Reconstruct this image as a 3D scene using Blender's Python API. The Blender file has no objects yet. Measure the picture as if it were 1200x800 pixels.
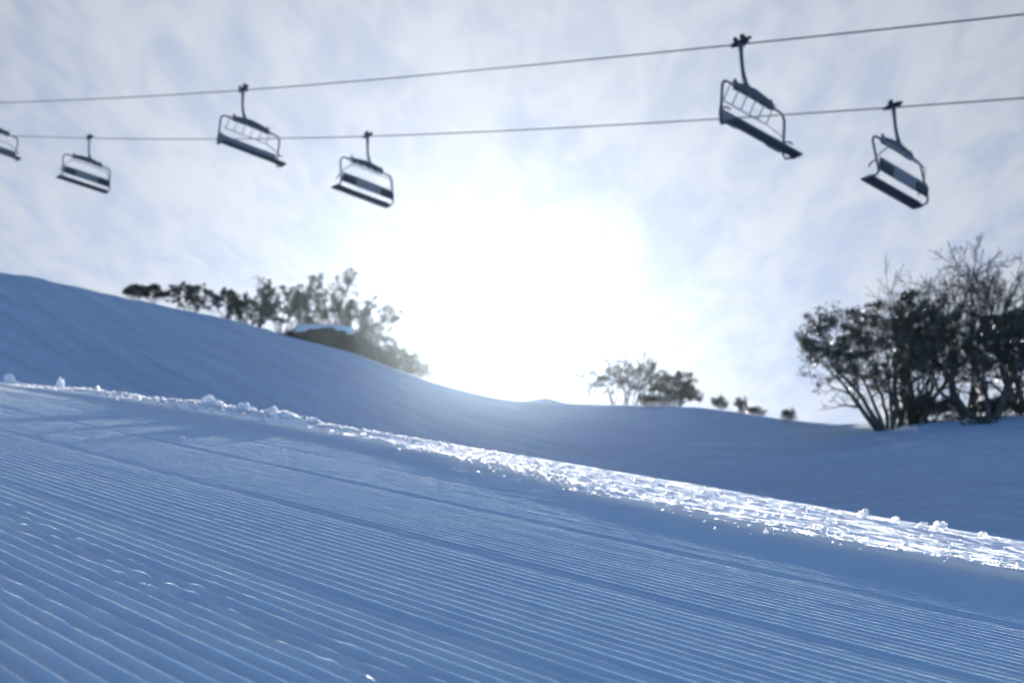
import bpy, bmesh, math, random
import numpy as np
from mathutils import Vector, Matrix

SC = bpy.context.scene
COL = SC.collection

# ------------------------------------------------------------------ camera
FPX = 1667.0                                   # focal length in photo pixels (50 mm on 36 mm)
PITCH = math.atan(537.0 / FPX)                 # lift-chair benches put the level horizon at y = 937
CP, SP = math.cos(PITCH), math.sin(PITCH)
CAM_Z = 0.313
cam_d = bpy.data.cameras.new("camera")
cam = bpy.data.objects.new("camera", cam_d)
COL.objects.link(cam)
cam.location = (0, 0, CAM_Z)
cam.rotation_euler = (math.pi / 2 + PITCH, 0, 0)
cam_d.sensor_width = 36.0
cam_d.lens = 36.0 * FPX / 1200.0
cam_d.clip_start = 0.05
cam_d.clip_end = 5000
cam_d.dof.use_dof = True
cam_d.dof.focus_distance = 2.6
cam_d.dof.aperture_fstop = 7.4
SC.camera = cam


def ray(px, py):
    X = (px - 600.0) / FPX
    Y = (400.0 - py) / FPX
    return Vector((X, CP - Y * SP, SP + Y * CP))


# ------------------------------------------------------------------ light
SUN_DIR = ray(566, 432).normalized()
SUN_EL = math.asin(SUN_DIR.z)
SUN_AZ = math.atan2(SUN_DIR.x, SUN_DIR.y)
sun_d = bpy.data.lights.new("sun", 'SUN')
sun_d.energy = 5.0
sun_d.angle = math.radians(0.53)
sun_d.color = (1.0, 0.93, 0.85)
sun = bpy.data.objects.new("sun", sun_d)
COL.objects.link(sun)
sun.rotation_euler = SUN_DIR.to_track_quat('Z', 'Y').to_euler()
sun.location = (0, 30, 40)

SKY_STRENGTH = 0.05
VEIL = 1.0
world = bpy.data.worlds.new("World")
SC.world = world
world.use_nodes = True


def build_world():
    nt = world.node_tree
    nt.nodes.clear()
    N = nt.nodes.new
    L = nt.links.new

    def math_n(op, a, b=None, c=None, clamp=False):
        n = N('ShaderNodeMath')
        n.operation = op
        n.use_clamp = clamp
        for i, v in enumerate((a, b, c)):
            if v is None:
                continue
            if isinstance(v, (int, float)):
                n.inputs[i].default_value = v
            else:
                L(v, n.inputs[i])
        return n.outputs[0]

    out = N('ShaderNodeOutputWorld')
    bg = N('ShaderNodeBackground')
    bg.inputs['Strength'].default_value = SKY_STRENGTH
    L(bg.outputs[0], out.inputs['Surface'])
    sky = N('ShaderNodeTexSky')
    sky.sky_type = 'NISHITA'
    sky.sun_disc = False
    sky.sun_elevation = SUN_EL
    sky.sun_rotation = SUN_AZ
    sky.altitude = 1700
    sky.air_density = 0.48
    sky.dust_density = 0.0
    sky.ozone_density = 5.0
    tc = N('ShaderNodeTexCoord')
    nrm = N('ShaderNodeVectorMath')
    nrm.operation = 'NORMALIZE'
    L(tc.outputs['Generated'], nrm.inputs[0])
    d = nrm.outputs[0]
    dot = N('ShaderNodeVectorMath')
    dot.operation = 'DOT_PRODUCT'
    L(d, dot.inputs[0])
    dot.inputs[1].default_value = SUN_DIR
    cosang = math_n('MINIMUM', dot.outputs['Value'], 1.0)
    ang = math_n('ARCCOSINE', math_n('MAXIMUM', cosang, -1.0))        # radians from the sun
    # thin high cloud: noise on a flat layer overhead
    sep = N('ShaderNodeSeparateXYZ')
    L(d, sep.inputs[0])
    zz = math_n('MAXIMUM', sep.outputs['Z'], 0.03)
    u = math_n('DIVIDE', sep.outputs['X'], zz)
    v = math_n('DIVIDE', sep.outputs['Y'], zz)
    comb = N('ShaderNodeCombineXYZ')
    L(u, comb.inputs[0])
    L(v, comb.inputs[1])
    mp = N('ShaderNodeMapping')
    mp.inputs['Rotation'].default_value = (0, 0, math.radians(20))
    mp.inputs['Scale'].default_value = (3.6, 1.3, 1)
    L(comb.outputs[0], mp.inputs[0])
    n1 = N('ShaderNodeTexNoise')
    n1.inputs['Scale'].default_value = 1.6
    n1.inputs['Detail'].default_value = 8
    n1.inputs['Roughness'].default_value = 0.55
    n1.inputs['Distortion'].default_value = 0.35
    L(mp.outputs[0], n1.inputs['Vector'])
    mp2 = N('ShaderNodeMapping')
    mp2.inputs['Rotation'].default_value = (0, 0, math.radians(-35))
    mp2.inputs['Scale'].default_value = (13.0, 5.0, 1)
    L(comb.outputs[0], mp2.inputs[0])
    n2 = N('ShaderNodeTexNoise')
    n2.inputs['Scale'].default_value = 1.5
    n2.inputs['Detail'].default_value = 6
    n2.inputs['Roughness'].default_value = 0.5
    n2.inputs['Distortion'].default_value = 0.6
    L(mp2.outputs[0], n2.inputs['Vector'])
    mixn = math_n('ADD', math_n('MULTIPLY', n1.outputs['Fac'], 0.62),
                  math_n('MULTIPLY', n2.outputs['Fac'], 0.38))
    mr = N('ShaderNodeMapRange')
    mr.interpolation_type = 'SMOOTHSTEP'
    mr.inputs['From Min'].default_value = 0.34
    mr.inputs['From Max'].default_value = 0.62
    mr.inputs['To Min'].default_value = 0.68
    mr.inputs['To Max'].default_value = 1.0
    L(mixn, mr.inputs['Value'])
    # the veil is a bank on the sun's side of the sky; the far side is clear
    bank = N('ShaderNodeMapRange')
    bank.interpolation_type = 'SMOOTHSTEP'
    bank.inputs['From Min'].default_value = math.radians(100)
    bank.inputs['From Max'].default_value = math.radians(42)
    L(ang, bank.inputs['Value'])
    cover = math_n('MULTIPLY', mr.outputs['Result'], bank.outputs['Result'])
    # forward scattering of the veil round the sun
    g1 = math_n('EXPONENT', math_n('MULTIPLY', ang, -1 / math.radians(3.0)))
    g2 = math_n('EXPONENT', math_n('MULTIPLY', ang, -1 / math.radians(36.0)))
    core = math_n('MULTIPLY', g1, 3.2 * VEIL)
    lum = math_n('ADD', math_n('MULTIPLY', g2, 5.9 * VEIL), 0.25)
    # close to the sun the veil's own brightness drowns its texture
    soft = math_n('EXPONENT', math_n('MULTIPLY', ang, -1 / math.radians(6.0)))
    ceff = math_n('ADD', math_n('MULTIPLY', cover, math_n('SUBTRACT', 1.0, soft)), math_n('MULTIPLY', soft, 0.85))
    cl = math_n('ADD', math_n('MULTIPLY', lum, ceff), core)
    ccol = N('ShaderNodeVectorMath')
    ccol.operation = 'SCALE'
    ccol.inputs[0].default_value = (0.965, 1.0, 1.03)
    L(cl, ccol.inputs['Scale'])
    # the veil hides a part of the blue behind it
    att = math_n('SUBTRACT', 1.0, math_n('MULTIPLY', cover, 0.89))
    skys = N('ShaderNodeVectorMath')
    skys.operation = 'SCALE'
    L(sky.outputs[0], skys.inputs[0])
    L(att, skys.inputs['Scale'])
    add = N('ShaderNodeVectorMath')
    add.operation = 'ADD'
    L(skys.outputs[0], add.inputs[0])
    L(ccol.outputs[0], add.inputs[1])
    L(add.outputs[0], bg.inputs['Color'])


build_world()

SC.view_settings.view_transform = 'Standard'
SC.view_settings.look = 'None'
SC.view_settings.gamma = 1.0
SC.view_settings.use_curve_mapping = False
SC.view_settings.exposure = 1.78
SC.view_settings.use_white_balance = True      # the camera was set a little cool
SC.view_settings.white_balance_temperature = 6250
SC.render.engine = 'CYCLES'
SC.cycles.use_denoising = True
SC.cycles.max_bounces = 6
SC.cycles.diffuse_bounces = 3
SC.cycles.glossy_bounces = 2
SC.cycles.transmission_bounces = 2
SC.cycles.volume_bounces = 0
SC.cycles.sample_clamp_indirect = 4.0
SC.cycles.caustics_reflective = False
SC.cycles.caustics_refractive = False


# ------------------------------------------------------------------ small helpers
def smooth(e0, e1, x):
    t = np.clip((np.asarray(x, float) - e0) / (e1 - e0), 0, 1)
    return t * t * (3 - 2 * t)


def _hash(ix, iy, seed):
    h = (ix.astype(np.int64) * 374761393 + iy.astype(np.int64) * 668265263 + seed * 974711) & 0x7fffffff
    h = ((h ^ (h >> 13)) * 1274126177) & 0x7fffffff
    h = (h ^ (h >> 16)) & 0xffff
    return h / 65535.0


def vnoise(x, y, seed=0):
    """smooth value noise, -1..1"""
    x = np.asarray(x, float)
    y = np.asarray(y, float)
    ix = np.floor(x)
    iy = np.floor(y)
    fx = x - ix
    fy = y - iy
    fx = fx * fx * fx * (fx * (fx * 6 - 15) + 10)
    fy = fy * fy * fy * (fy * (fy * 6 - 15) + 10)
    a = _hash(ix, iy, seed)
    b = _hash(ix + 1, iy, seed)
    c = _hash(ix, iy + 1, seed)
    d = _hash(ix + 1, iy + 1, seed)
    return ((a * (1 - fx) + b * fx) * (1 - fy) + (c * (1 - fx) + d * fx) * fy) * 2 - 1


def fbm(x, y, seed=0, octv=4, gain=0.5):
    s = 0
    amp = 1.0
    for k in range(octv):
        s = s + amp * vnoise(x * 2 ** k + 17.3 * k, y * 2 ** k - 9.1 * k, seed + k)
        amp *= gain
    return s


def mesh_np(name, verts, faces, mat, parent=None, smooth_sh=True):
    """verts (n,3); faces (m,k) all of the same length"""
    verts = np.asarray(verts, np.float32)
    faces = np.asarray(faces, np.int32)
    me = bpy.data.meshes.new(name)
    nf, k = faces.shape
    me.vertices.add(len(verts))
    me.vertices.foreach_set('co', verts.ravel())
    me.loops.add(nf * k)
    me.loops.foreach_set('vertex_index', faces.ravel())
    me.polygons.add(nf)
    me.polygons.foreach_set('loop_start', np.arange(0, nf * k, k, dtype=np.int32))
    if smooth_sh:
        me.polygons.foreach_set('use_smooth', np.ones(nf, bool))
    me.update(calc_edges=True)
    me.materials.append(mat)
    o = bpy.data.objects.new(name, me)
    COL.objects.link(o)
    if parent:
        o.parent = parent
    return o


def grid_faces(nu, nv):
    i = np.arange(nu * nv).reshape(nu, nv)
    return np.stack([i[:-1, :-1], i[1:, :-1], i[1:, 1:], i[:-1, 1:]], -1).reshape(-1, 4)


def empty(name, loc=(0, 0, 0), rz=0.0):
    o = bpy.data.objects.new(name, None)
    COL.objects.link(o)
    o.location = loc
    o.rotation_euler = (0, 0, rz)
    o.empty_display_size = 0.2
    return o


def tag(o, label, cat, group=None):
    o['label'] = label
    o['category'] = cat
    if group:
        o['group'] = group
    return o


class MB:
    """collects shapes as triangles/quads into one mesh"""

    def __init__(self):
        self.v = []
        self.f = []

    def tube(self, pts, radii, n=8, caps=True):
        pts = [Vector(p) for p in pts]
        if isinstance(radii, (int, float)):
            radii = [radii] * len(pts)
        base = len(self.v)
        up = None
        for i, p in enumerate(pts):
            if i == 0:
                t = pts[1] - pts[0]
            elif i == len(pts) - 1:
                t = pts[-1] - pts[-2]
            else:
                t = (pts[i + 1] - pts[i]).normalized() + (pts[i] - pts[i - 1]).normalized()
            t.normalize()
            if up is None:
                up = Vector((0, 0, 1)) if abs(t.z) < 0.9 else Vector((1, 0, 0))
            s = t.cross(up).normalized()
            up = s.cross(t).normalized()
            for k in range(n):
                a = 2 * math.pi * k / n
                self.v.append(p + (s * math.cos(a) + up * math.sin(a)) * radii[i])
        for i in range(len(pts) - 1):
            for k in range(n):
                a = base + i * n + k
                b = base + i * n + (k + 1) % n
                self.f.append((a, b, b + n, a + n))
        if caps:
            self.f.append(tuple(base + k for k in range(n))[::-1])
            self.f.append(tuple(base + (len(pts) - 1) * n + k for k in range(n)))
        return self

    def box(self, c, half, rot=None, bevel=0.0):
        bm = bmesh.new()
        bmesh.ops.create_cube(bm, size=2)
        for v in bm.verts:
            v.co = Vector((v.co.x * half[0], v.co.y * half[1], v.co.z * half[2]))
        if bevel:
            bmesh.ops.bevel(bm, geom=bm.edges[:], offset=bevel, segments=2, affect='EDGES')
        M = Matrix.Translation(c) @ (rot.to_4x4() if rot else Matrix())
        base = len(self.v)
        bm.verts.ensure_lookup_table()
        bm.verts.index_update()
        for v in bm.verts:
            self.v.append(M @ v.co)
        for f in bm.faces:
            self.f.append(tuple(base + v.index for v in f.verts))
        bm.free()
        return self

    def build(self, name, mat, parent=None, sm=True):
        me = bpy.data.meshes.new(name)
        me.from_pydata([tuple(v) for v in self.v], [], self.f)
        if sm:
            me.polygons.foreach_set('use_smooth', np.ones(len(self.f), bool))
            try:
                me.set_sharp_from_angle(angle=math.radians(40))
            except Exception:
                pass
        me.materials.append(mat)
        o = bpy.data.objects.new(name, me)
        COL.objects.link(o)
        if parent:
            o.parent = parent
        return o


# ------------------------------------------------------------------ materials
GAZ = math.radians(-39.37)                     # bearing of the comb lines


def mat_new(name):
    m = bpy.data.materials.new(name)
    m.use_nodes = True
    nt = m.node_tree
    b = nt.nodes['Principled BSDF']
    return m, nt, b


def snow_material(name, fine=True, sss=0.0020, rough=0.42, bump_d=0.0012, sheen=(1.0, 0.16), white=0.0):
    m, nt, b = mat_new(name)
    N = nt.nodes.new
    L = nt.links.new
    geo = N('ShaderNodeNewGeometry')
    n1 = N('ShaderNodeTexNoise')
    n1.inputs['Scale'].default_value = 2.2
    n1.inputs['Detail'].default_value = 5
    L(geo.outputs['Position'], n1.inputs['Vector'])
    cr = N('ShaderNodeValToRGB')
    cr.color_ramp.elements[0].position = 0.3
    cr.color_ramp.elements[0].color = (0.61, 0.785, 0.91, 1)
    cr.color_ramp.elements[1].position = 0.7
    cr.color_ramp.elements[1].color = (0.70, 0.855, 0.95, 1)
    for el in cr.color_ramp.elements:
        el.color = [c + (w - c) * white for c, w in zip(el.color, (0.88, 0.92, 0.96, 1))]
    L(n1.outputs['Fac'], cr.inputs[0])
    L(cr.outputs[0], b.inputs['Base Color'])
    b.inputs['Roughness'].default_value = rough
    b.inputs['Specular IOR Level'].default_value = 0.5
    b.inputs['IOR'].default_value = 1.31
    if white:
        b.inputs['Specular IOR Level'].default_value = 0.05
    if fine:
        b.inputs['Subsurface Weight'].default_value = 1.0
        b.inputs['Subsurface Radius'].default_value = (1.0, 0.95, 0.9)
        b.inputs['Subsurface Scale'].default_value = sss
    b.inputs['Sheen Weight'].default_value = sheen[0]
    b.inputs['Sheen Roughness'].default_value = sheen[1]
    n2 = N('ShaderNodeTexNoise')
    n2.inputs['Scale'].default_value = 420.0 if fine else 30.0
    n2.inputs['Detail'].default_value = 3
    L(geo.outputs['Position'], n2.inputs['Vector'])
    if not fine:
        b.inputs['Roughness'].default_value = 0.9
        b.inputs['Specular IOR Level'].default_value = 0.15
    bump = N('ShaderNodeBump')
    bump.inputs['Strength'].default_value = 0.35
    bump.inputs['Distance'].default_value = bump_d if fine else 0.02
    L(n2.outputs['Fac'], bump.inputs['Height'])
    if not fine:
        # wind streaks and old tracks running along the slope
        mp = N('ShaderNodeMapping')
        mp.vector_type = 'TEXTURE'
        mp.inputs['Rotation'].default_value = (0, 0, -GAZ)
        mp.inputs['Scale'].default_value = (1 / 1.5, 1 / 0.10, 1 / 0.10)
        L(geo.outputs['Position'], mp.inputs['Vector'])
        n3 = N('ShaderNodeTexNoise')
        n3.inputs['Scale'].default_value = 1.0
        n3.inputs['Detail'].default_value = 6
        n3.inputs['Roughness'].default_value = 0.62
        L(mp.outputs[0], n3.inputs['Vector'])
        b3 = N('ShaderNodeBump')
        b3.inputs['Strength'].default_value = 1.0
        b3.inputs['Distance'].default_value = 0.20
        L(n3.outputs['Fac'], b3.inputs['Height'])
        L(b3.outputs[0], bump.inputs['Normal'])
        # packed and loose streaks differ in whiteness, with their relief's shading tinted in
        mr = N('ShaderNodeMapRange')
        mr.inputs['From Min'].default_value = 0.35
        mr.inputs['From Max'].default_value = 0.65
        mr.inputs['To Min'].default_value = 0.86
        mr.inputs['To Max'].default_value = 1.04
        L(n3.outputs['Fac'], mr.inputs['Value'])
        sc = N('ShaderNodeVectorMath')
        sc.operation = 'SCALE'
        L(cr.outputs[0], sc.inputs[0])
        L(mr.outputs['Result'], sc.inputs['Scale'])
        L(sc.outputs[0], b.inputs['Base Color'])
    L(bump.outputs[0], b.inputs['Normal'])
    return m


def plain(name, col, rough=0.5, metal=0.0, var=0.15, scale=8.0, spec=0.5):
    m, nt, b = mat_new(name)
    N = nt.nodes.new
    L = nt.links.new
    tc = N('ShaderNodeTexCoord')
    n1 = N('ShaderNodeTexNoise')
    n1.inputs['Scale'].default_value = scale
    n1.inputs['Detail'].default_value = 4
    L(tc.outputs['Object'], n1.inputs['Vector'])
    cr = N('ShaderNodeValToRGB')
    cr.color_ramp.elements[0].position = 0.3
    cr.color_ramp.elements[1].position = 0.7
    cr.color_ramp.elements[0].color = (*[c * (1 - var) for c in col], 1)
    cr.color_ramp.elements[1].color = (*[min(1, c * (1 + var)) for c in col], 1)
    L(n1.outputs['Fac'], cr.inputs[0])
    L(cr.outputs[0], b.inputs['Base Color'])
    b.inputs['Roughness'].default_value = rough
    b.inputs['Metallic'].default_value = metal
    b.inputs['Specular IOR Level'].default_value = spec
    return m


M_SNOW = snow_material('groomed snow')
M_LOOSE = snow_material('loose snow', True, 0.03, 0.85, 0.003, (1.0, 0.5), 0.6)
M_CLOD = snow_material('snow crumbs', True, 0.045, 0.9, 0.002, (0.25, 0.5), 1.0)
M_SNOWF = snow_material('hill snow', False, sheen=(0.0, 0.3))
M_STEEL = plain('painted lift steel', (0.085, 0.098, 0.112), 0.68, 0.0)
M_DARK = plain('dark grip metal', (0.05, 0.055, 0.06), 0.4, 0.5)
M_SEAT = plain('dark seat vinyl', (0.035, 0.042, 0.055), 0.5)
M_BACK = plain('grey backrest shell', (0.20, 0.21, 0.22), 0.55)
M_PAD = plain('dark backrest pad', (0.03, 0.035, 0.045), 0.6)
M_ROPE = plain('steel rope', (0.10, 0.11, 0.12), 0.65, 0.3)
M_ROD = plain('pale plastic footrest', (0.40, 0.42, 0.45), 0.6)
M_BARK = plain('snow gum bark', (0.075, 0.066, 0.06), 0.8, 0, 0.4, 3.0)
M_DEAD = plain('dead grey wood', (0.085, 0.078, 0.075), 0.8, 0, 0.35, 3.0)
M_LEAF = plain('snow gum leaf', (0.042, 0.054, 0.036), 0.48, 0, 0.35, 1.2)
M_LEAF2 = plain('dry brown leaf', (0.085, 0.065, 0.048), 0.4, 0, 0.35, 1.2)
M_ROCK = plain('granite boulder', (0.022, 0.023, 0.023), 0.85, 0, 0.4, 1.5)

# ------------------------------------------------------------------ terrain
GX, GY = -0.11606, 0.27525                     # the groomed plane through the origin
GAZ = math.radians(-39.37)                     # the comb lines run this way
AX, AY = math.sin(GAZ), math.cos(GAZ)          # along
BX, BY = math.cos(GAZ), -math.sin(GAZ)         # across
BERM = 4.75

SKY_X = [-500, -250, 0, 50, 100, 130, 165, 280, 330, 410, 480, 520, 560, 600, 700, 760, 800, 840, 880, 930, 1000, 1060, 1120, 1200, 1500]
SKY_Y = [250, 275, 318, 326, 338, 345, 353, 377, 393, 412, 438, 452, 463, 470, 474, 476, 475, 479, 486, 492, 498, 494, 488, 484, 476]
SKY_D = [60, 65, 72, 74, 78, 80, 84, 92, 96, 100, 106, 108, 108, 104, 93, 86, 80, 75, 70, 64, 57, 54, 53, 53, 54]
_PHI, _E = [], []
for _x, _y in zip(SKY_X, SKY_Y):
    _r = ray(_x, _y)
    _PHI.append(math.atan2(_r.x, _r.y))
    _E.append(_r.z / math.hypot(_r.x, _r.y))
_PHI = np.array(_PHI)
_E = np.array(_E)
_P2 = np.linspace(_PHI[0], _PHI[-1], 1200)
_ker = np.exp(-0.5 * (np.arange(-60, 61) * (_P2[1] - _P2[0]) / math.radians(0.8)) ** 2)
_ker /= _ker.sum()


def _smooth_tab(v):
    t = np.interp(_P2, _PHI, v)
    return np.convolve(np.pad(t, 60, mode='edge'), _ker, mode='valid')


_E2 = _smooth_tab(_E)
_D2 = _smooth_tab(np.array(SKY_D, float))


def edge_lines(a):
    """across position of the lip and of the end of the loose band, and how far up the run we are"""
    lf = smooth(4.0, 6.5, a)
    bh = np.interp(a, [2.4, 3.3, 4.4, 5.9, 7.0, 10.0], [3.14, 3.28, 3.72, 4.05, 4.14, 4.10])
    be = np.interp(a, [2.4, 3.3, 4.4, 5.9, 7.0, 10.0], [4.32, 4.40, 4.52, 4.60, 4.52, 4.50])
    return bh, be, lf


def near_h(x, y):
    """base height of the groomed run with its rolled-over edge"""
    b = x * BX + y * BY
    a = x * AX + y * AY
    z = GX * x + GY * y
    bh, be, lf = edge_lines(a)
    z = z + 0.038 * smooth(-0.60, 0.0, b - bh) - 0.014 * np.clip(b - bh, 0, None) - np.clip(b - be, 0, None) ** 2 * 0.12
    z = z - 0.0050 * np.clip(a - 8.2, 0, 8) ** 2 * smooth(1.5, 4.0, b)
    return z


def far_h(x, y):
    x = np.asarray(x, float)
    y = np.asarray(y, float)
    r = np.hypot(x, y)
    phi = np.arctan2(x, y)
    pc = np.clip(phi, -0.60, 0.60)
    e = np.interp(pc, _P2, _E2)
    D = np.interp(pc, _P2, _D2)
    r0 = 6.0 / np.maximum(np.sin(pc - GAZ), 0.2)
    r0 = np.minimum(r0, 24.0)
    z0 = near_h(r0 * np.sin(pc), r0 * np.cos(pc)) - 0.05
    z1 = D * e + CAM_Z
    m0 = (z0 - CAM_Z) / r0 * (0.72 - 0.42 * smooth(-0.02, 0.12, phi))
    m1 = e
    t = np.clip((r - r0) / (D - r0), 0, 1)
    h00 = 2 * t ** 3 - 3 * t ** 2 + 1
    h10 = t ** 3 - 2 * t ** 2 + t
    h01 = -2 * t ** 3 + 3 * t ** 2
    h11 = t ** 3 - t ** 2
    z = h00 * z0 + h10 * (D - r0) * m0 + h01 * z1 + h11 * (D - r0) * m1
    # right-hand bowl: a shallow trough behind the windrow, then a steady steep bank up to its lip
    q = np.clip(D - r, 0, None)
    zb = z1 - (0.335 * q - (0.335 - e) * 3.0 * (1 - np.exp(-q / 3.0)))
    zv = z0 - 0.02 * np.clip(r - r0, 0, None)
    mx_ = np.maximum(zb, zv)
    zb = mx_ + 0.15 * np.log(np.exp((zb - mx_) / 0.15) + np.exp((zv - mx_) / 0.15)) - 0.15 * 0.693 * np.exp(-np.abs(r - r0) / 2.0)
    wb = smooth(0.0, 0.09, phi)
    z = np.where(r <= D, z * (1 - wb) + zb * wb, z)
    over = np.clip(r - D, 0, None)
    z = z + m1 * 10.0 * (1 - np.exp(-over / 10.0)) - 0.06 * over
    # behind and beside: the plain slope goes on
    plane_r = 160 * np.tanh(r / 160.0)
    pz = (GX * np.sin(phi) + GY * np.cos(phi)) * plane_r - 0.03
    near = near_h(x, y) - 0.04
    z = np.where(r < r0, near, z)
    w = smooth(math.radians(36), math.radians(62), np.abs(phi))
    z = z * (1 - w) + np.where(r < r0, near, pz) * w
    # wind and tracks on the open slope
    a = x * AX + y * AY
    b = x * BX + y * BY
    f = smooth(9, 22, r)
    z = z + f * ((0.035 - 0.02 * smooth(0.0, 0.12, phi)) * fbm(a / 14.0, b / 1.3, 5, 4, 0.6) + 0.03 * fbm(x / 1.6, y / 1.6, 6, 3) + 0.06 * fbm(x / 13.0, y / 13.0, 9, 3))
    # drift mound on the middle skyline
    mx, my = MOUND
    z = z + 0.42 * np.exp(-(((x - mx) / 1.0) ** 2 + ((y - my) / 4.0) ** 2))
    return z


_m = ray(640, 468)
MOUND = (_m.x * 98 / _m.y, 98.0)


def crest_d(px):
    return float(np.interp(px, SKY_X, SKY_D))


def ground_z(x, y):
    return float(far_h(np.array([x]), np.array([y]))[0])


def spot(px, dist, py=450.0):
    """a point on the ground on the bearing of photo column px, dist metres away"""
    r = ray(px, py)
    k = dist / math.hypot(r.x, r.y)
    x, y = r.x * k, r.y * k
    return Vector((x, y, ground_z(x, y)))


def build_ground():
    ang = np.concatenate([np.linspace(-180, -40, 60, endpoint=False), np.linspace(-40, 40, 420, endpoint=False),
                          np.linspace(40, 180, 61)])
    rad = np.concatenate([[0.05, 0.6, 1.2, 2, 3], np.geomspace(4, 22, 60), np.geomspace(22.5, 125, 260), np.geomspace(128, 900, 30)])
    A, R = np.meshgrid(np.radians(ang), rad, indexing='ij')
    x = R * np.sin(A)
    y = R * np.cos(A)
    z = far_h(x, y)
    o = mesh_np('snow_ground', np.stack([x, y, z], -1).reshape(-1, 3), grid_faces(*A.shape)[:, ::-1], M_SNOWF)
    o['kind'] = 'structure'
    return o


build_ground()

# the groomed run: every comb ridge is geometry
PITCHW = 0.0343
PASS = 0.615
SEAM0 = 1.04


def groomed_h(a, b, ridge_frac, ridge_id):
    """relief above near_h; ridge_frac in -.5..5 from the crest"""
    x = a * AX + b * BX
    y = a * AY + b * BY
    z = near_h(x, y)
    cusp = 1 - np.abs(np.sin(np.pi * ridge_frac))
    cusp = cusp ** 0.85
    # distance to the nearest pass seam, in ridges
    sd = (b - SEAM0) / PASS
    sd = (sd - np.round(sd)) * PASS / PITCHW
    seam = np.exp(-(sd / 1.1) ** 2)
    amp = 0.0112 * (1 - 0.16 * seam)
    amp = amp * (1 - 0.97 * smooth(-0.45, -0.1, b - edge_lines(a)[0]))
    rid = ridge_id.astype(float)
    hvar = 0.0005 * vnoise(rid * 7.31, rid * 0 + 3.3, 21)
    hvar = hvar + 0.0005 * vnoise(a / 0.55, rid * 5.17, 22) + 0.0004 * vnoise(a / 0.06, rid * 3.7, 23)
    hvar = hvar + 0.00025 * vnoise(a / 0.018, rid * 9.1, 24)
    # the broken, crumbled ridges
    cr = np.exp(-((b - (0.86 + 0.02 * (a - 1.6))) / 0.07) ** 2) + 0.8 * np.exp(-((b - 0.62) / 0.05) ** 2) * smooth(1.2, 1.6, a)
    crn = fbm(a / 0.05, b / 0.05, 31, 3)
    hvar = hvar + cr * (-0.0014 + 0.0022 * crn)
    z = z + (amp + hvar) * cusp - 0.0006 * seam
    z = z + cr * 0.0012 * fbm(a / 0.018, b / 0.018, 33, 3)
    # slow waviness of the piste
    z = z + 0.0012 * fbm(a / 1.9, b / 0.8, 41, 2)
    # loose grain
    z = z + 0.00025 * fbm(a / 0.012, b / 0.008, 51, 2)
    # windrow at the edge of the pass: a rough, gently falling band with lumps on it
    left = smooth(5.5, 8.0, a)
    bh, be, lf = edge_lines(a)
    band = smooth(-0.2, 0.05, b - bh) * (1 - smooth(0.1, 0.4, b - be))
    grit = np.clip(fbm(a / 0.045, b / 0.03, 75, 3, 0.6) + 0.1, 0, 2)
    z = z + band * (0.0014 * fbm(a / 0.35, b / 0.09, 71, 3, 0.6) + 0.0026 * grit)
    cen = be - 0.10 + 0.06 * vnoise(a / 0.9, a * 0 + 2.0, 61)
    prof = np.exp(-((b - cen) / 0.13) ** 2)
    lum = np.clip(fbm(a / 0.16, b / 0.12, 63, 4, 0.55) + 0.2, 0, 2)
    big = np.clip(vnoise(a / 0.42, b / 0.35, 67), 0, 1)
    z = z + prof * left * (0.004 + 0.011 * lum + 0.034 * big ** 2)
    return z


def build_groomed():
    fr = np.array([-0.5, -0.30, -0.16, -0.075, -0.028, 0.0, 0.028, 0.075, 0.16, 0.30])
    i0, i1 = int(-1.1 / PITCHW), int(6.5 / PITCHW)
    bs, fs, ids = [], [], []
    for i in range(i0, i1):
        use = fr if i * PITCHW < 3.2 else fr[[0, 2, 3, 5, 7, 8]]
        if i * PITCHW > 4.1:
            use = fr[[0, 2, 3, 5, 7, 8]]
        for q in use:
            bs.append((i + q) * PITCHW)
            fs.append(q)
            ids.append(i)
    bs = np.array(bs)
    fs = np.array(fs)
    ids = np.array(ids)
    nt = 510
    t = np.linspace(0, 1, nt)
    bb = np.maximum(bs, 0)
    amin = 0.3 * bb - 1.3
    amax = 3.2 * bb + 4.4
    A = amin[:, None] + (amax - amin)[:, None] * t[None, :]
    B = np.repeat(bs[:, None], nt, 1)
    F = np.repeat(fs[:, None], nt, 1)
    I = np.repeat(ids[:, None], nt, 1)
    # ridges wander a little sideways
    Bw = B + 0.0006 * vnoise(A / 0.30, I * 0.7, 81) + 0.002 * vnoise(A / 2.5, B / 1.2, 82)
    z = groomed_h(A, Bw, F, I)
    edge = np.minimum(np.minimum(t, 1 - t)[None, :] / 0.01, 1) * np.minimum(np.minimum(bs - bs[0], bs[-1] - bs) / 0.12, 1)[:, None]
    z = z - 0.06 * (1 - edge)
    x = A * AX + Bw * BX
    y = A * AY + Bw * BY
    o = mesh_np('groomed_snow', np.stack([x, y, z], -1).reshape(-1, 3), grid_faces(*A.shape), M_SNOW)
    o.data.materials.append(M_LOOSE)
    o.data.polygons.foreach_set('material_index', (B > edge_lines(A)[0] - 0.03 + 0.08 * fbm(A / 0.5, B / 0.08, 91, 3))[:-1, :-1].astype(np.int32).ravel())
    o['kind'] = 'structure'
    return o


build_groomed()


def near_spot(px, py):
    """where the photo ray meets the groomed plane"""
    r = ray(px, py)
    t = -CAM_Z / (r.z - GX * r.x - GY * r.y)
    return Vector((r.x * t, r.y * t, CAM_Z + r.z * t))


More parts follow.
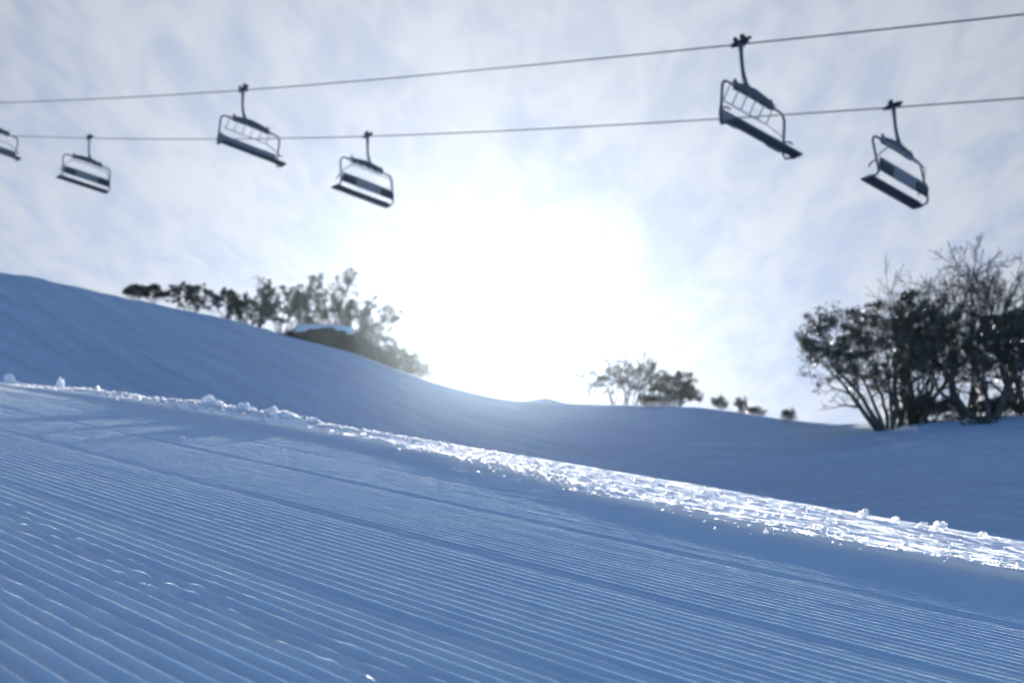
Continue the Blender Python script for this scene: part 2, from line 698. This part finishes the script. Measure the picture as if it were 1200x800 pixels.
def snow_clod(px, py, size, seed, label, sq=(1, 1, 0.8), lift=0.35, at=None):
    p = at or near_spot(px, py)
    rng = random.Random(seed)
    bm = bmesh.new()
    bmesh.ops.create_icosphere(bm, subdivisions=4, radius=1)
    ox, oy = rng.random() * 50, rng.random() * 50
    for v in bm.verts:
        c = v.co
        n = float(fbm(np.array([c.x * 1.3 + ox + c.z]), np.array([c.y * 1.3 + oy - c.z]), seed, 4, 0.6)[0])
        k = 1 + 0.46 * n
        v.co = Vector((c.x * sq[0] * k, c.y * sq[1] * k, c.z * sq[2] * k)) * size
    me = bpy.data.meshes.new('snow_clod')
    bm.to_mesh(me)
    bm.free()
    for f in me.polygons:
        f.use_smooth = True
    me.materials.append(M_CLOD)
    o = bpy.data.objects.new('snow_clod', me)
    COL.objects.link(o)
    o.location = p + Vector((0, 0, size * sq[2] * lift))
    o.rotation_euler = (0, 0, rng.random() * 6)
    tag(o, label, 'snow', 'loose snow clods along the windrow')
    return o


def edge_spot(px, b=BERM - 0.15, dz=0.0):
    """a point on the windrow on the bearing of photo column px"""
    r = ray(px, 520)
    phi = math.atan2(r.x, r.y)
    d = b / math.sin(phi - GAZ)
    for _ in range(4):
        a_ = d * math.cos(phi - GAZ)
        d = (float(edge_lines(np.array([a_]))[1][0]) - 0.13) / math.sin(phi - GAZ)
    x, y = d * math.sin(phi), d * math.cos(phi)
    return Vector((x, y, float(near_h(np.array([x]), np.array([y]))[0]) + dz))


CLODS = [
    (5, 0.075, 'tall rounded snow clod at the uphill end of the windrow'),
    (64, 0.060, 'upright blocky snow clod standing on the thin windrow'),
    (108, 0.030, 'small snow clod beside the upright blocky one on the windrow'),
    (245, 0.060, 'broad humped snow clod with a peaked top on the windrow'),
    (285, 0.045, 'low round snow clod just downhill of the peaked one'),
    (318, 0.050, 'flat-topped snow clod in the middle stretch of the windrow'),
    (335, 0.045, 'knobbly snow clod touching the flat-topped one'),
    (365, 0.030, 'last small clod of the raised middle stretch of the windrow'),
    (1005, 0.017, 'lone rounded snow clod sitting on the broad sunlit band'),
    (1042, 0.012, 'little grey snow clod on the band below the lone rounded one'),
    (1072, 0.016, 'thin slab-like snow clod lying on the broad sunlit band'),
    (1092, 0.020, 'angular snow clod with a sharp tip on the broad sunlit band'),
    (1140, 0.012, 'smallest snow clod far down the broad sunlit band'),
]
for k, (px, s, lab) in enumerate(CLODS):
    sq = (1.3, 0.8, 0.8)
    if 'upright' in lab:
        sq = (0.6, 0.5, 1.1)
    if 'slab' in lab:
        sq = (1.9, 0.9, 0.45)
    snow_clod(0, 0, s, 100 + k, lab, sq, 0.35, at=edge_spot(px, dz=0.012))
_c = snow_clod(212, 516, 0.020, 140, 'single small snow chunk lying alone on the shaded groomed strip', (1.2, 0.8, 0.7))


def snow_crumbs():
    """crumbs of broken snow strewn over the windrow, too many to count"""
    rng = np.random.default_rng(5)
    bm = bmesh.new()
    bmesh.ops.create_icosphere(bm, subdivisions=1, radius=1)
    bv = np.array([tuple(v.co) for v in bm.verts])
    bf = np.array([[v.index for v in f.verts] for f in bm.faces])
    bm.free()
    n = 8000
    a = 0.8 + 13.5 * rng.random(n) ** 0.9
    bh, be, lf = edge_lines(a)
    t = rng.random(n)
    b = np.where(rng.random(n) < 0.45, bh - 0.12 + 0.30 * rng.normal(size=n) * 0.5, bh - 0.1 + (be - bh + 0.15) * t)
    b = np.where(a > 5.5, np.where(rng.random(n) < 0.75, be - 0.10 + 0.10 * rng.normal(size=n), b), b)
    keep = fbm(a / 0.5, b / 0.12, 301, 3) + 0.35 * rng.normal(size=n) > -0.15
    a, b = a[keep], b[keep]
    n = len(a)
    left = smooth(5.0, 8.0, a)
    size = 0.0016 + 0.0060 * rng.random(n) ** 5 + left * 0.012 * rng.random(n) ** 3
    z = groomed_h(a, b, np.full(n, 0.3), np.round(b / PITCHW).astype(int)) + size * 0.35
    x = a * AX + b * BX
    y = a * AY + b * BY
    sc = 0.7 + 0.6 * rng.random((n, 1, 3))
    jit = 1 + 0.22 * rng.normal(size=(n, len(bv), 1))
    V = bv[None] * sc * jit * size[:, None, None] + np.stack([x, y, z], 1)[:, None, :]
    F = bf[None] + (np.arange(n) * len(bv))[:, None, None]
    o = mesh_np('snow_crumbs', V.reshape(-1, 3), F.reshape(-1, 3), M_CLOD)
    o['kind'] = 'stuff'
    tag(o, 'crumbs of broken snow strewn along the sunlit windrow', 'snow')


snow_crumbs()


# ------------------------------------------------------------------ trees
def crossed_leaves(rng, centers, radii, count, size, flat=0.5):
    """diamond leaves scattered in ellipsoid clumps; returns verts, faces (tri pairs as quads)"""
    nc = len(centers)
    idx = rng.integers(0, nc, count)
    d = rng.normal(size=(count, 3))
    d /= np.linalg.norm(d, axis=1)[:, None] + 1e-9
    rr = rng.random(count) ** 0.55
    p = centers[idx] + d * (radii[idx] * rr)[:, None] * np.array([1, 1, flat])
    # leaf frame: hanging, pointing out and down
    ax = rng.normal(size=(count, 3)) * 0.8
    ax[:, 2] -= 0.5
    ax /= np.linalg.norm(ax, axis=1)[:, None]
    sd = np.cross(ax, rng.normal(size=(count, 3)))
    sd /= np.linalg.norm(sd, axis=1)[:, None] + 1e-9
    L = size * (0.6 + 0.8 * rng.random(count))[:, None]
    W = L * 0.36
    v = np.stack([p, p + ax * L * 0.45 + sd * W * 0.5, p + ax * L, p + ax * L * 0.45 - sd * W * 0.5], 1)
    f = np.arange(count * 4).reshape(-1, 4)
    return v.reshape(-1, 3), f


def grow_tree(rng, stems, levels, spread, wander, tips, tubes, kids=(3, 3, 2), up=0.25, lens=(1.0, 0.55, 0.45, 0.4), umbrella=0.0):
    """unit-height skeleton; branches as polylines with radii"""

    def branch(p, d, length, rad, lev):
        n = 6 if lev < 2 else 4
        pts = [p.copy()]
        rs = [rad]
        for i in range(n):
            d = d + rng.normal(size=3) * wander * (1.0 if lev < 2 else 0.7)
            d[2] += up * (0.5 if lev == 0 else 0.25) * (1 - umbrella * (i / n) * 1.4)
            d = d / np.linalg.norm(d)
            p = p + d * length / n
            pts.append(p.copy())
            rs.append(rad * (1 - 0.72 * (i + 1) / n))
        tubes.append((pts, rs, lev))
        if lev >= levels:
            tips.append((pts[-1], lev))
            return
        k = kids[min(lev, len(kids) - 1)]
        for j in range(k):
            t = 0.35 + 0.6 * (j + rng.random()) / k
            q = t * n
            i0 = min(int(q), n - 1)
            pp = pts[i0] + (pts[i0 + 1] - pts[i0]) * (q - i0)
            dd = (pts[i0 + 1] - pts[i0])
            dd = dd / np.linalg.norm(dd)
            side = rng.normal(size=3)
            side -= dd * side.dot(dd)
            side /= np.linalg.norm(side) + 1e-9
            nd = dd * 0.75 + side * (0.75 + 0.3 * rng.random())
            nd /= np.linalg.norm(nd)
            branch(pp, nd, length * lens[min(lev + 1, 3)] * (0.75 + 0.5 * rng.random()), max(rs[i0] * 0.62, 0.0012), lev + 1)
        # leader
        branch(pts[-1], d, length * lens[min(lev + 1, 3)] * 0.8, rs[-1], lev + 1)

    for s in range(stems):
        az = 2 * math.pi * (s + rng.random() * 0.7) / stems
        d = np.array([math.cos(az) * spread, math.sin(az) * spread, 1.0])
        d /= np.linalg.norm(d)
        off = np.array([math.cos(az), math.sin(az), 0]) * (0.02 if stems < 5 else 0.02 + 0.09 * rng.random())
        branch(off, d, 0.62 * (0.8 + 0.4 * rng.random()), 0.022 * (0.7 + 0.5 * rng.random()), 0)


def snow_gum(name, label, px, dist, top, wpx, seed, stems=4, levels=3, spread=0.6, wander=0.16, leaves=4000,
             leaf=0.09, clump=0.10, flat=0.55, lean=(0, 0), bark=M_BARK, leafm=M_LEAF, up=0.25, umbrella=0.0, tipmin=0.35, lens=(1.0, 0.55, 0.45, 0.4),
             kids=(3, 3, 2), group='snow gums', thick=1.0, sink=0.1, cat='tree', base=None, dome=None, twig=0.010):
    # top: photo row of the crown's top; wpx: its width in photo pixels; both become metres at its distance
    if 660 < px < 1000:
        dist = min(dist, crest_d(px) - 0.6)
    loc = base if base is not None else spot(px, dist)
    rt = ray(px, top)
    height = CAM_Z + dist * rt.z / math.hypot(rt.x, rt.y) - loc.z
    if leaves:
        height = height / (1 + clump * flat)
    width = wpx / FPX * (loc.y * CP + loc.z * SP)
    rng = np.random.default_rng(seed)
    tips, tubes = [], []
    grow_tree(rng, stems, levels, spread, wander, tips, tubes, kids, up, lens, umbrella)
    allp = np.concatenate([np.array(t[0]) for t in tubes])
    zt = np.percentile(allp[:, 2], 99.5)
    lo, hi = np.percentile(allp[:, 0], [1.5, 98.5])
    lo2, hi2 = np.percentile(allp[:, 1], [1.5, 98.5])
    sx = width / max(hi - lo, 1e-3)
    sy = min(width, 5.0) / max(hi2 - lo2, 1e-3)
    sz = height / zt
    S = np.array([sx, sy, sz])

    def tf(p):
        q = np.asarray(p) * S
        q = q + np.outer((np.clip(q[..., 2], 0, None) / height) ** 1.2, np.array([lean[0], lean[1], 0])).reshape(q.shape) if q.ndim > 1 \
            else q + np.array([lean[0], lean[1], 0]) * (max(q[2], 0) / height) ** 1.2
        return q

    root = empty(name, loc - Vector((0, 0, sink)))
    tag(root, label, cat, group)
    mb = MB()
    for pts, rs, lev in tubes:
        P = tf(np.array(pts))
        n = 7 if lev == 0 else (5 if lev == 1 else 3)
        mb.tube([Vector(p) for p in P], [max(r * height * thick, twig) for r in rs], n, caps=False)
    mb.build('trunk', bark, root)
    if leaves:
        T = np.array([tf(t[0]) for t in tips])
        keep = T[:, 2] > tipmin * height
        T = T[keep]
        rad = clump * height * (0.6 + 0.8 * rng.random(len(T)))
        if dome:
            # outer canopy: clumps over an uneven half-ellipsoid, with gaps
            dh, nd, dr = dome
            az = rng.random(nd) * 2 * math.pi
            ze = rng.random(nd) ** 0.7 * 0.95 + 0.05
            rr = np.sqrt(np.clip(1 - ze ** 2, 0, 1)) * (0.86 + 0.2 * rng.random(nd))
            wy = min(width, 5.0)
            Dm = np.stack([rr * np.cos(az) * width / 2, rr * np.sin(az) * wy / 2, height * (1 - dh) + ze * dh * height * (0.86 + 0.2 * rng.random(nd))], 1)
            Dm[:, :2] += np.array(lean) * (Dm[:, 2:3] / height)
            T = np.concatenate([T, Dm])
            rad = np.concatenate([rad * 0.8, dr * height * (0.6 + 0.8 * rng.random(nd))])
        v, f = crossed_leaves(rng, T, rad, leaves, leaf, flat)
        mesh_np('crown', v, f, leafm, root, False)
    return root


# right-hand clump, about 47 m away
GR = 'snow gums of the big clump on the snow bank'
snow_gum('snow_gum', 'wide leafy snow gum with fanned stems at the open side of the big clump', 1034, 49.5, 352, 140, 1, stems=8, spread=0.75,
         leaves=17000, leaf=0.11, clump=0.055, flat=0.5, lean=(-1.2, 0), umbrella=0.6, tipmin=0.5, kids=(4, 3, 2), group=GR, dome=(0.66, 100, 0.085))
snow_gum('snow_gum', 'round-topped leafy snow gum with many thin stems, second in the big clump', 1064, 50.5, 348, 130, 2, stems=7, spread=0.55,
         leaves=12000, leaf=0.11, clump=0.05, flat=0.5, umbrella=0.6, tipmin=0.65, kids=(4, 3, 2), group=GR, dome=(0.42, 60, 0.08))
snow_gum('snow_gum', 'dense dark snow gum with a thick leaning trunk in the big clump', 1150, 49.0, 362, 150, 3, stems=6, spread=0.6,
         leaves=17000, leaf=0.11, clump=0.065, flat=0.5, umbrella=0.6, tipmin=0.52, kids=(4, 3, 2), group=GR, thick=1.5, dome=(0.46, 80, 0.085))
snow_gum('snow_gum', 'leafy snow gum behind the thick leaning trunk, beside the bank end', 1212, 51.0, 364, 145, 4, stems=6, spread=0.6,
         leaves=14000, leaf=0.11, clump=0.065, flat=0.5, umbrella=0.6, tipmin=0.5, kids=(4, 3, 2), group=GR, thick=1.2, dome=(0.46, 70, 0.085))
snow_gum('dead_tree', 'tallest bare dead tree with forked crown rising out of the big clump', 1130, 51.8, 293, 185, 15, stems=2, levels=4, spread=0.35,
         wander=0.14, leaves=0, bark=M_DEAD, kids=(4, 4, 4, 3), lens=(1.0, 0.62, 0.55, 0.5), up=0.3, group=GR, thick=1.8, twig=0.012)
snow_gum('dead_tree', 'bare rounded tree with drooping twigs beside the tallest dead tree', 1196, 52.4, 300, 160, 16, stems=3, levels=4, spread=0.5,
         wander=0.15, leaves=0, bark=M_DEAD, kids=(4, 3, 3), lens=(1.0, 0.62, 0.55, 0.5), group=GR, umbrella=0.5, thick=1.4, twig=0.012)
snow_gum('dead_tree', 'thin bare twiggy tree poking out behind the round-topped leafy gum', 1066, 52.2, 318, 135, 17, stems=5, levels=3, spread=0.6,
         wander=0.14, leaves=0, bark=M_DEAD, kids=(3, 3, 3), lens=(1.0, 0.6, 0.5, 0.45), group=GR, thick=1.1, twig=0.011)
SHR = 'low shrubs on the snow bank'
for px, d, top, w, sd, lf, st, lab in [
        (1085, 49.5, 452, 46, 41, 4500, 9, 'rounded dark shrub at the foot of the round-topped leafy gum'),
        (1168, 50.0, 462, 60, 42, 4500, 9, 'broad dark shrub under the thick leaning trunk'),
        (1142, 47.0, 484, 34, 43, 200, 5, 'sparse twiggy sprig poking through the snow before the thick trunk'),
        (1118, 48.5, 480, 22, 44, 140, 4, 'small sprig with few leaves on the open snow bank beside the clump'),
        (921, 62.0, 475, 15, 45, 420, 6, 'round leafy shrub alone on the skyline just before the big clump')]:
    snow_gum('shrub', lab, px, d, top, w, sd, stems=st, levels=2, spread=0.8, leaves=lf, leaf=0.10, clump=0.14, flat=0.8, tipmin=0.2, twig=0.012,
             group=SHR, cat='shrub')

# middle skyline, about 97 m away
GM = 'snow gums of the small grove on the middle skyline'
snow_gum('snow_gum', 'slender flat-topped gum with tiered wisps at the sunward side of the middle grove', 693, 100, 435, 40, 51, stems=3, levels=2, spread=0.35,
         leaves=900, leaf=0.14, clump=0.07, flat=0.25, umbrella=0.5, tipmin=0.5, group=GM, twig=0.02)
snow_gum('snow_gum', 'slender gum with a flat parasol top in the middle grove', 719, 99, 425, 34, 52, stems=3, levels=2, spread=0.3, leaves=1500,
         leaf=0.14, clump=0.075, flat=0.25, umbrella=0.7, tipmin=0.5, group=GM, twig=0.02)
snow_gum('dead_tree', 'tall bare feathery tree of upright twigs in the middle grove', 738, 98, 411, 72, 53, stems=5, levels=3, spread=0.3, leaves=0,
         bark=M_DEAD, group=GM, lean=(0.5, 0), kids=(4, 3, 2), twig=0.022)
snow_gum('snow_gum', 'thin leaning gum with sparse leaves beside the feathery bare tree', 755, 97, 424, 46, 54, stems=4, levels=3, spread=0.4, leaves=1500,
         leaf=0.14, clump=0.07, flat=0.5, group=GM, lean=(0.7, 0), twig=0.02)
snow_gum('snow_gum', 'bushy brown-leaved gum with a rounded top closing the middle grove', 790, 92.5, 434, 64, 55, stems=5, levels=3, spread=0.6, leaves=6500,
         leaf=0.14, clump=0.10, flat=0.5, leafm=M_LEAF2, umbrella=0.5, tipmin=0.25, group=GM, twig=0.02, dome=(0.6, 40, 0.09))
SHM = 'low shrubs on the middle skyline'
for px, d, top, w, sd, lf, lab in [
        (772, 94.5, 456, 46, 56, 3500, 'low brown bush spreading at the foot of the middle grove'),
        (843, 83, 460, 16, 60, 700, 'largest of the lone shrubs past the middle grove'),
        (868, 77, 463, 15, 61, 420, 'open two-tiered shrub past the largest lone shrub'),
        (884, 73, 474, 22, 62, 240, 'wispy low shrub trailing away from the two-tiered one')]:
    snow_gum('shrub', lab, px, d, top, w, sd, stems=7, levels=2, spread=0.7, leaves=lf, leaf=0.11, clump=0.11, flat=0.5, tipmin=0.35, twig=0.014,
             leafm=M_LEAF2, group=SHM, cat='shrub')

# left ridge
GL = 'snow gums along the left ridge'
LT = [
    # px, dist, top, width, seed, stems, leaves, clump, flat, umbrella, tipmin, levels, dome, label
    (150, 82.5, 332, 26, 71, 4, 3000, 0.08, 0.5, 0.6, 0.7, 2, (0.5, 36, 0.10), 'smallest mushroom-shaped gum at the uphill end of the ridge row'),
    (173, 85, 332, 27, 72, 4, 3000, 0.08, 0.5, 0.6, 0.7, 2, (0.5, 36, 0.10), 'small dome-topped gum next to the smallest one on the ridge'),
    (217, 87, 336, 66, 73, 7, 8500, 0.07, 0.5, 0.8, 0.7, 2, (0.45, 110, 0.09), 'wide umbrella-shaped dark gum on the ridge'),
    (260, 90, 338, 30, 74, 4, 4500, 0.07, 0.5, 0.6, 0.5, 2, (0.45, 36, 0.08), 'narrow gum with open crown beside the wide umbrella-shaped one'),
    (287, 92, 349, 58, 75, 7, 8000, 0.11, 0.7, 0.4, 0.15, 2, (0.8, 60, 0.13), 'dense low bushy gum half sunk behind the ridge'),
    (300, 94, 322, 36, 76, 3, 1300, 0.05, 0.3, 0.5, 0.6, 3, (0.15, 8, 0.05), 'spindly sparse gum with flat tufts rising above the bushy one'),
    (328, 96, 333, 52, 77, 5, 5000, 0.06, 0.5, 0.5, 0.35, 3, (0.5, 35, 0.08), 'upright open gum with layered foliage beside the boulder'),
    (352, 98.5, 330, 44, 78, 4, 3500, 0.05, 0.4, 0.5, 0.45, 3, (0.3, 22, 0.06), 'flat-topped open gum standing right behind the snow-capped boulder'),
    (374, 100.5, 340, 56, 79, 4, 3000, 0.05, 0.45, 0.3, 0.35, 3, (0.4, 16, 0.06), 'crooked gum with bare twisted limbs above the boulder'),
    (397, 100.5, 320, 52, 80, 5, 7500, 0.055, 0.5, 0.2, 0.4, 3, (0.55, 30, 0.07), 'tallest ragged gum on the ridge behind the boulder'),
    (424, 102, 351, 62, 81, 6, 8000, 0.06, 0.5, 0.6, 0.3, 3, (0.5, 26, 0.08), 'sun-side gum leaning out past the boulder with drooping end'),
]
for px, d, top, w, sd, st, lf, cl, fl, um, tm, lv, dm, lab in LT:
    snow_gum('snow_gum', lab, px, d, top, w, sd, stems=st, levels=lv, spread=0.55, leaves=lf, leaf=0.13, clump=cl, flat=fl, umbrella=um,
             tipmin=tm, group=GL, wander=0.16, lean=(0.8 if px == 424 else 0, 0), dome=dm, twig=0.02, kids=(3, 3, 3))
for k, (px, d, top, w, lf, lab) in enumerate([
        (412, 100.5, 384, 50, 6000, 'dark shrub filling the gap beside the boulder'),
        (440, 102.5, 399, 50, 6000, 'dark shrub in the middle of the ridge thicket'),
        (465, 104.5, 409, 44, 5000, 'rounded shrub near the sunward end of the ridge thicket'),
        (488, 106.5, 424, 32, 2500, 'last sunlit shrub of the ridge thicket')]):
    snow_gum('shrub', lab, px, d, top, w, 90 + k, stems=9, levels=2, spread=1.0, leaves=lf, leaf=0.15, clump=0.24, flat=0.9, tipmin=0.05,
             group='thicket of shrubs on the left ridge', cat='shrub')


def boulder():
    p = spot(366, 98.3)
    root = empty('boulder', p)
    tag(root, 'dark granite boulder with a snow cap on the ridge', 'boulder')
    bm = bmesh.new()
    bmesh.ops.create_icosphere(bm, subdivisions=4, radius=1)
    cap = bmesh.new()
    bmesh.ops.create_icosphere(cap, subdivisions=4, radius=1)

    def shape(c, k):
        n = 0.6 - 1.6 * abs(float(fbm(np.array([c.x * 1.5 + 4 + 0.7 * c.z]), np.array([c.y * 1.2 + 1.3 * c.z]), 5, 4)[0]))
        r = (1 + 0.26 * n) * k
        return Vector((c.x * 2.9 * r, c.y * 1.3 * r, c.z * (1.25 + 0.25 * c.x) * r - 0.15))
    for v in bm.verts:
        v.co = shape(v.co, 1.0)
    dele = []
    for v in cap.verts:
        c = v.co.copy()
        thr = 0.62 + 0.22 * float(vnoise(np.array([c.x * 2.2 + 7]), np.array([c.y * 2.2]), 8)[0])
        k = 1.0 + 0.16 * max(0.0, min(1.0, (c.z - thr) / 0.12)) - 0.06 * (1 if c.z < thr else 0)
        v.co = shape(c, k)
        if c.z < thr - 0.2:
            dele.append(v)
    bmesh.ops.delete(cap, geom=dele, context='VERTS')
    for b, nm, m in ((bm, 'rock', M_ROCK), (cap, 'snow_cap', M_SNOWF)):
        me = bpy.data.meshes.new(nm)
        b.to_mesh(me)
        b.free()
        for f in me.polygons:
            f.use_smooth = True
        me.materials.append(m)
        o = bpy.data.objects.new(nm, me)
        COL.objects.link(o)
        o.parent = root


boulder()

# ------------------------------------------------------------------ chairlift
CAZ = math.radians(-45.9)                       # the ropes climb this way
CAMV = Vector((0, 0, CAM_Z))


def grip_pos(px, py, depth):
    return CAMV + ray(px, py) * depth


def make_chair(sgn):
    """origin at the rope; +y the way the riders face, x along the bench. sgn: which way the hanger bends"""
    root = empty('lift_chair')
    R = MB()
    foot = Vector((0.22 * sgn, 0.0, -1.20))
    pts = [Vector((0, 0, 0.02)), Vector((0, 0, -0.20)), Vector((0.005 * sgn, 0, -0.45)), Vector((0.02 * sgn, 0, -0.68)),
           Vector((0.06 * sgn, 0, -0.88)), Vector((0.13 * sgn, 0, -1.06)), foot]
    R.tube(pts, [0.075, 0.055, 0.05, 0.05, 0.055, 0.065, 0.08], 10)
    R.build('hanger', M_STEEL, root)
    g = MB()
    g.box((0, 0, 0.05), (0.07, 0.22, 0.055), None, 0.02)
    g.box((0.03, 0.20, 0.06), (0.035, 0.14, 0.03), None, 0.01)
    g.box((-0.02, -0.18, 0.05), (0.035, 0.12, 0.035), None, 0.01)
    go = g.build('grip', M_DARK, root)
    for (x, y, z, r) in ((0.0, 0.07, 0.17, 0.075), (0.10, -0.08, 0.12, 0.06), (-0.16, -0.02, 0.06, 0.04)):
        w = MB()
        w.tube([(x - 0.03, y, z), (x + 0.03, y, z)], r, 14)
        w.build('grip_roller', M_DARK, go)
    arm = MB()
    arm.tube([(0, 0.05, 0.08), (0.02, 0.04, 0.26)], [0.03, 0.025], 8)
    arm.build('grip_lever', M_DARK, go)
    # everything below hangs off a cross beam
    cx = foot.x - 0.22
    zt = -1.30
    W = 1.33
    b = MB()
    prof = [(-0.80, -0.045, 0.07), (-0.45, 0.0, 0.10), (0.0, 0.03, 0.12), (0.45, 0.0, 0.10), (0.80, -0.045, 0.07)]
    v0 = len(b.v)
    for (x, dz, hz) in prof:
        for (yy, zz) in ((-0.07, -hz), (0.07, -hz), (0.07, hz), (-0.07, hz)):
            b.v.append(Vector((cx + x, yy, zt + 0.06 + dz + zz)))
    for i in range(len(prof) - 1):
        for k in range(4):
            a = v0 + i * 4 + k
            c = v0 + i * 4 + (k + 1) % 4
            b.f.append((a, c, c + 4, a + 4))
    b.f.append((v0, v0 + 3, v0 + 2, v0 + 1))
    e = v0 + 4 * (len(prof) - 1)
    b.f.append((e, e + 1, e + 2, e + 3))
    beam = b.build('cross_beam', M_STEEL, root)
    for s in (-1, 1):
        k = MB()
        k.tube([(cx + 0.76 * s, 0, zt + 0.06), (cx + 0.76 * s, 0, zt + 0.20)], [0.05, 0.04], 10)
        k.build('beam_pivot', M_DARK, beam)
    # bent tube frame
    zb = -2.40
    f = MB()
    path = []
    rc = 0.22

    def corner(cxx, czz, a0, a1):
        for i in range(7):
            a = a0 + (a1 - a0) * i / 6
            path.append(Vector((cx + cxx + rc * math.cos(a), 0, czz + rc * math.sin(a))))
    path.append(Vector((cx - W, -0.10, zb)))
    path.append(Vector((cx - W, -0.06, zb + 0.35)))
    corner(-W + rc, zt - rc, math.pi, math.pi / 2)
    corner(W - rc, zt - rc, math.pi / 2, 0)
    path.append(Vector((cx + W, -0.06, zb + 0.35)))
    path.append(Vector((cx + W, -0.10, zb)))
    f.tube(path, 0.036, 10)
    f.build('frame', M_STEEL, root)
    # seat
    s = MB()
    rot = Matrix.Rotation(math.radians(-4), 3, 'X')
    s.box((cx, 0.24, zb - 0.10), (W + 0.06, 0.14, 0.03), rot, 0.02)
    seat = s.build('seat', M_SEAT, root)
    for q in range(6):
        c = MB()
        c.box((cx - W + (q + 0.5) * (2 * W / 6), 0.24, zb - 0.06), (W / 6 - 0.02, 0.13, 0.025), rot, 0.02)
        c.build('seat_cushion', M_SEAT, seat)
    rail = MB()
    rail.tube([(cx - W - 0.07, 0.40, zb - 0.12), (cx + W + 0.07, 0.40, zb - 0.12)], 0.035, 8)
    rail.build('seat_edge_rail', M_STEEL, seat)
    for sg in (-1, 1):
        a = MB()
        a.tube([(cx + sg * W, -0.10, zb), (cx + sg * (W + 0.02), -0.06, zb - 0.10), (cx + sg * (W + 0.06), 0.20, zb - 0.15), (cx + sg * (W + 0.06), 0.40, zb - 0.12)], 0.032, 8)
        a.build('seat_bracket', M_STEEL, seat)
        a = MB()
        a.tube([(cx + sg * W, -0.06, zb + 0.34), (cx + sg * W, 0.10, zb + 0.30), (cx + sg * W, 0.20, zb + 0.20)], 0.024, 8)
        a.build('armrest', M_STEEL, root)
    # backrest
    bk = MB()
    rb = Matrix.Rotation(math.radians(10), 3, 'X')
    bk.box((cx, -0.12, zb + 0.22), (W - 0.03, 0.026, 0.19), rb, 0.02)
    back = bk.build('backrest', M_BACK, root)
    for sg in (-1, 1):
        p = MB()
        p.box((cx + sg * (W - 0.38), -0.155, zb + 0.17), (0.32, 0.03, 0.13), rb, 0.02)
        p.build('back_pad', M_PAD, back)
    # raised restraint bar with its footrests
    bar = MB()
    yb, zz = -0.28, zt - 0.33
    bar.tube([(cx - W + 0.02, -0.03, zb + 0.42), (cx - W + 0.18, -0.16, zt - 0.50), (cx - W + 0.36, yb, zz), (cx + W - 0.36, yb, zz), (cx + W - 0.18, -0.16, zt - 0.50), (cx + W - 0.02, -0.03, zb + 0.42)], 0.017, 8)
    bo = bar.build('restraint_bar', M_STEEL, root)
    for q in range(6):
        x = cx - W + 0.42 + q * (2 * W - 0.84) / 5
        t = MB()
        t.tube([(x, yb, zz), (x, -0.10, zt - 0.05), (x, 0.06, zt + 0.10 if q in (0, 5) else zt - 0.02)], 0.018, 6)
        t.build('footrest', M_ROD, bo)
    return root


def copy_tree(o, parent=None):
    c = o.copy()
    COL.objects.link(c)
    c.parent = parent
    for ch in o.children:
        copy_tree(ch, c)
    return c


NEAR = [(868, 52, 35.5), (285, 106, 53.1), (-14, 121, 70.7)]
FAR = [(1047, 126, 40.0), (431, 160, 56.6), (105, 162, 73.2)]
NLAB = ['large empty lift chair facing downhill, first up the top rope from the big tree clump',
        'empty lift chair facing downhill, midway along the top rope',
        'empty lift chair facing downhill, farthest up the hill on the top rope']
FLAB = ['empty lift chair showing its padded back, hanging above the big tree clump',
        'empty lift chair showing its back, midway along the bottom rope',
        'empty lift chair showing its back, farthest up the hill on the bottom rope']
for pts, labs, sgn, rz in ((NEAR, NLAB, 1, -CAZ + math.pi), (FAR, FLAB, 1, -CAZ)):
    proto = None
    for (px, py, dep), lab in zip(pts, labs):
        if proto is None:
            proto = make_chair(-1 if sgn > 0 and rz > 3 else 1)
            o = proto
        else:
            o = copy_tree(proto)
        o.location = grip_pos(px, py, dep)
        o.rotation_euler = (0, 0, rz)
        tag(o, lab, 'ski lift chair', 'chairs of the chairlift')


def haul_rope(pts, label):
    P = [grip_pos(*q) for q in pts]
    # smooth curve through the grips, sagging a little, continued to both sides
    t = np.array([0.0, 1.0, 2.0])
    X = np.array([tuple(p) for p in P])
    hor = np.polyfit(t, X[:, :2], 1)
    cz = np.polyfit(t, X[:, 2], 2)
    pts3 = []
    for q in np.linspace(-2.6, 6.0, 90):
        if 0 <= q <= 2:
            xy = np.array([np.interp(q, t, X[:, 0]), np.interp(q, t, X[:, 1])])
        else:
            e = X[0, :2] if q < 0 else X[2, :2]
            xy = e + hor[0] * (q - (0 if q < 0 else 2))
        pts3.append(Vector((xy[0], xy[1], np.polyval(cz, q))))
    m = MB()
    m.tube(pts3, 0.022, 8)
    o = m.build('haul_rope', M_ROPE)
    tag(o, label, 'cable', 'haul ropes of the chairlift')
    return o


haul_rope(NEAR, 'upper steel haul rope carrying the chairs that face downhill')
haul_rope(FAR, 'lower steel haul rope carrying the chairs that show their backs')


# ------------------------------------------------------------------ thin glare haze added to imitate lens glare near the sun
def haze():
    m = bpy.data.materials.new('glare haze')
    m.use_nodes = True
    nt = m.node_tree
    nt.nodes.clear()
    out = nt.nodes.new('ShaderNodeOutputMaterial')
    v = nt.nodes.new('ShaderNodeVolumePrincipled')
    v.inputs['Color'].default_value = (0.74, 0.88, 1.0, 1)
    v.inputs['Density'].default_value = HAZE
    v.inputs['Anisotropy'].default_value = 0.91
    nt.links.new(v.outputs[0], out.inputs['Volume'])
    mb = MB()
    mb.box((0, 0, 0), (1000, 1000, 170))
    o = mb.build('haze', m, None, False)
    o.location = (0, 0, -95)
    o['kind'] = 'stuff'
    return o


HAZE = 0.000024
haze()
